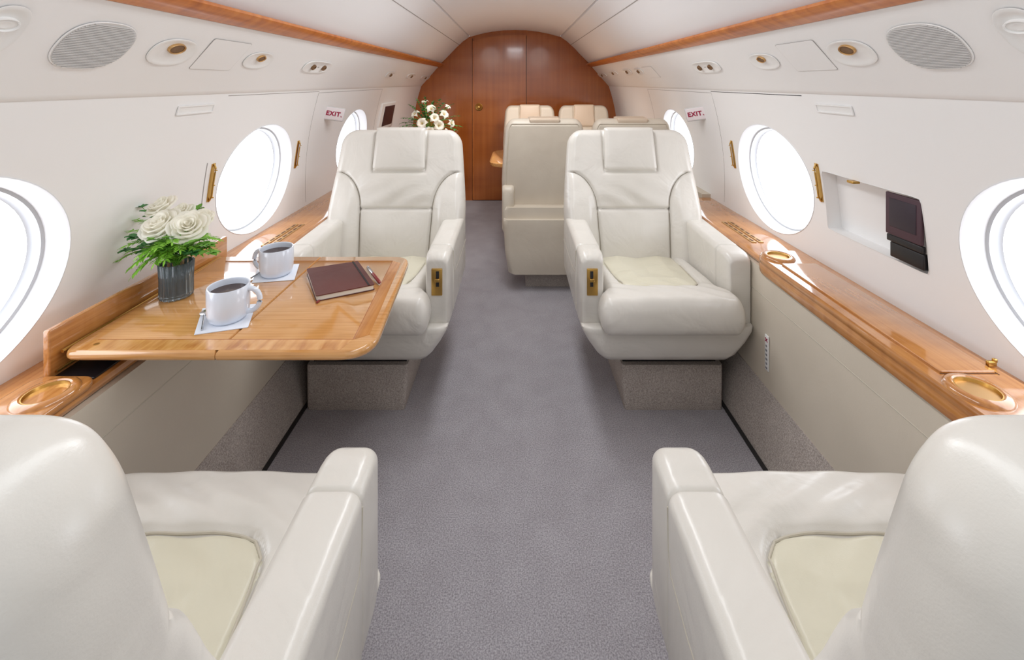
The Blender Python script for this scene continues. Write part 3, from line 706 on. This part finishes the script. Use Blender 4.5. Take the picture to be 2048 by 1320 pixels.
def blade(mb,a,d,L_,w,up=Vector((0,0,1)),droop=.2):
    d=d.normalized(); sd=d.cross(up)
    if sd.length<.05: sd=Vector((1,0,0))
    sd.normalize(); nn=sd.cross(d)
    def fn(u,v):
        s_=math.sin(PI*min(1,u*.93+.05))**.8*w*(2*v-1); return a+d*L_*u+sd*s_+Vector((0,0,-droop*L_*u*u))+nn*abs(2*v-1)*w*.3
    mb.grid(fn,6,2)
def sprig(base,tip,sag,label,cat='greenery',group=None,name='fern_sprig',matk='fern',nl=26,LL=.030,w=.0024):
    base=Vector(base); tip=Vector(tip)
    def pos(t_): return base.lerp(tip,t_)+Vector((0,0,sag*math.sin(PI*t_)))
    t=thing(name,label,cat,base,group=group)
    mb=MB(); mb.tube([pos(k/8) for k in range(9)],[.0016-.0001*k for k in range(9)],5); mb.build('stem',M['leaf'],t,True)
    mb=MB()
    for k in range(2,nl+1):
        f=k/nl; p=pos(f); d=(pos(min(1,f+.02))-pos(f-.04)).normalized(); sd=d.cross(Vector((0,0,1))).normalized()
        for sg in (-1,1):
            dd=d*.7+sd*sg*1.0+Vector((random.uniform(-.2,.2),random.uniform(-.2,.2),random.uniform(-.1,.4)))
            blade(mb,p,dd,LL*(1-.55*f+.1)*random.uniform(.8,1.1),w)
    blade(mb,pos(1),d,LL*.6,w); mb.build('leaves',M[matk],t,True,sharp=80)
bt=top_
FG='fern sprigs in the table vase'; LG='broad leaf sprigs in the table vase'
for px,py,dy in ((240,520,.0),(262,462,.02),(268,548,-.06),(300,505,-.08),(330,520,-.09),(290,530,-.03),(428,500,-.02),(250,492,-.05),(410,470,.0),(275,440,.05),(360,500,-.09),(436,478,.04),(315,495,-.1),(345,485,-.1),(280,510,-.08),(400,505,-.05),(310,525,-.07),(255,505,.03),(275,525,-.09),(262,535,-.02)):
    p=P(px,py,V.y+dy); sprig(bt+Vector((0,0,-.01)),p,.035,'feathery green fern sprig among the white roses in the vase',group=FG)
for px,py,dy in ((255,500,-.02),(285,415,.06),(395,420,.06),(420,505,-.05),(400,480,-.08),(310,480,-.07),(350,480,-.06),(270,475,-.04),(385,505,-.06),(330,500,-.08),(295,490,-.06),(415,490,-.02),(345,475,-.07),(300,470,.02)):
    p=P(px,py,V.y+dy); sprig(bt+Vector((0,0,-.01)),p,.02,'broad dark green leaf sprig among the white roses in the vase',group=LG,name='leaf_sprig',matk='leaf2' if random.random()<.5 else 'leaf',nl=7,LL=.042,w=.009)
# credenza and lilies
t=thing('credenza','wood credenza on the left side carrying the lily bouquet','cabinet',(-.83,4.0,0))
mb=MB(); mb.box(-.91,-.58,3.46,4.55,.0,.80); mb.build('body',M['bulk'],t,True)
mb=MB(); mb.rbox((-.79,4.0,.815),(.225,.55,.014),.006); mb.build('countertop',M['woodY'],t,True)
for k in range(3):
    mb=MB(); mb.rbox((-.574,3.64+.36*k,.42),(.008,.17,.34),.004); dd=mb.build('door',M['bulk2'],t,True)
    mb=MB(); mb.rbox((-.562,3.76+.36*k,.6),(.005,.008,.03),.003); mb.build('handle',M['brass'],dd); kids(dd)[0].location=-t.location
Vb=Vector((-.745,3.85,.83))
t=thing('flower_vase','white vase holding the lily bouquet behind the left seat','vase',Vb)
mb=MB(); mb.lathe([(0,0),(.05,0),(.06,.01),(.065,.05),(.05,.09),(.045,.1),(.04,.1),(.045,.05),(0,.02)],n=28); mb.build('body',M['china'],t)
tb=Vb+Vector((0,0,.1))
def lily(px,py,dY,r):
    c_=P(px,py,Vb.y+dY); t=thing('white_lily','white lily bloom in the bouquet behind the left seat','flower',tb,group='white lilies in the rear bouquet')
    ax=(c_-tb+Vector((0,-.10,.03))).normalized(); q_=Vector((0,0,1)).rotation_difference(ax).to_matrix()
    mb=MB()
    for i in range(6):
        a0=2*PI*i/6+random.uniform(-.1,.1)
        def fn(u,v):
            w=.40*r*math.sin(PI*min(1,u*.9+.08))*(2*v-1); rad=r*u*(.9); z=r*(.85*math.sin(PI*u*.75)-.25*u*u)
            return c_+q_@Vector((rad*math.cos(a0)-w*math.sin(a0),rad*math.sin(a0)+w*math.cos(a0),z+.15*abs(w)))
        mb.grid(fn,7,4)
    mb.build('petals',M['petal'],t,True,sharp=80)
    mb=MB()
    for i in range(5):
        a=2*PI*i/5; mb.tube([c_,c_+q_@Vector((.15*r*math.cos(a),.15*r*math.sin(a),r*.7))],[.0008,.0018],5)
    mb.build('stamens',M['stamen'],t,True)
    mb=MB(); mb.tube([tb-Vector((0,0,.05)),tb.lerp(c_,.5),c_],.002,5); mb.build('stem',M['leaf'],t,True)
for a in ((834,232,0,.05),(862,222,-.05,.052),(885,232,-.02,.052),(846,248,-.1,.056),(876,252,-.1,.056),(898,248,.0,.048),(822,252,.02,.048),(868,238,-.12,.05),(850,208,.05,.038),(893,217,.05,.036),(860,262,-.12,.048),(888,265,-.1,.044)): lily(*a)
for px,py in ((802,254),(810,236),(822,212),(835,202),(850,198),(878,202),(902,210),(914,232),(918,252),(912,268),(812,264),(845,212),(885,209),(908,258),(806,246),(866,206),(840,262),(872,266),(900,240),(826,240)):
    sprig(tb,P(px,py,Vb.y+random.uniform(-.14,.06)),.02,'dark leafy sprig in the lily bouquet behind the left seat',group='leaf sprigs in the rear bouquet',name='leaf_sprig',matk='leaf2',nl=8,LL=.06,w=.008)
# ------------------------------------------------------------ light
w=bpy.data.worlds.new('World'); sc.world=w; w.use_nodes=True
w.node_tree.nodes['Background'].inputs['Color'].default_value=(.92,.96,1,1); w.node_tree.nodes['Background'].inputs['Strength'].default_value=.75
def area(loc,rot,sx,sy,e,c=(1,1,1)):
    l=bpy.data.lights.new('area','AREA'); l.shape='RECTANGLE'; l.size=sx; l.size_y=sy; l.energy=e; l.color=c
    o=bpy.data.objects.new('cabin_light',l); col.objects.link(o); o.location=loc; o.rotation_euler=rot; return o
area((0,.8,1.86),(0,0,0),.3,1.8,7.5,(.93,.97,1))
area((0,2.3,1.86),(0,0,0),.25,1.0,9,(.94,.97,1))
for x in (-.35,.35):  # added fill spots that brighten the dim rear bulkhead, not cabin fittings
    l=bpy.data.lights.new('spot','SPOT'); l.energy=32; l.spot_size=R(120); l.spot_blend=1; l.shadow_soft_size=0.14; l.color=(1,.96,.92)
    o=bpy.data.objects.new('bulkhead_fill_spot',l); col.objects.link(o); o.location=(x,3.5,1.68); o.rotation_euler=(R(30),0,0)
# ------------------------------------------------------------ camera
cd=bpy.data.cameras.new('Camera'); cam=bpy.data.objects.new('Camera',cd); col.objects.link(cam)
cam.location=(0,0,H); cam.rotation_euler=(R(90),0,0); cd.sensor_width=36; cd.lens=F/2048*36; cd.clip_start=.02
cd.shift_x=(1024-CX)/2048; cd.shift_y=-(660-CY)/2048
sc.camera=cam
sc.view_settings.view_transform='Standard'; sc.view_settings.look='None'; sc.view_settings.exposure=.2
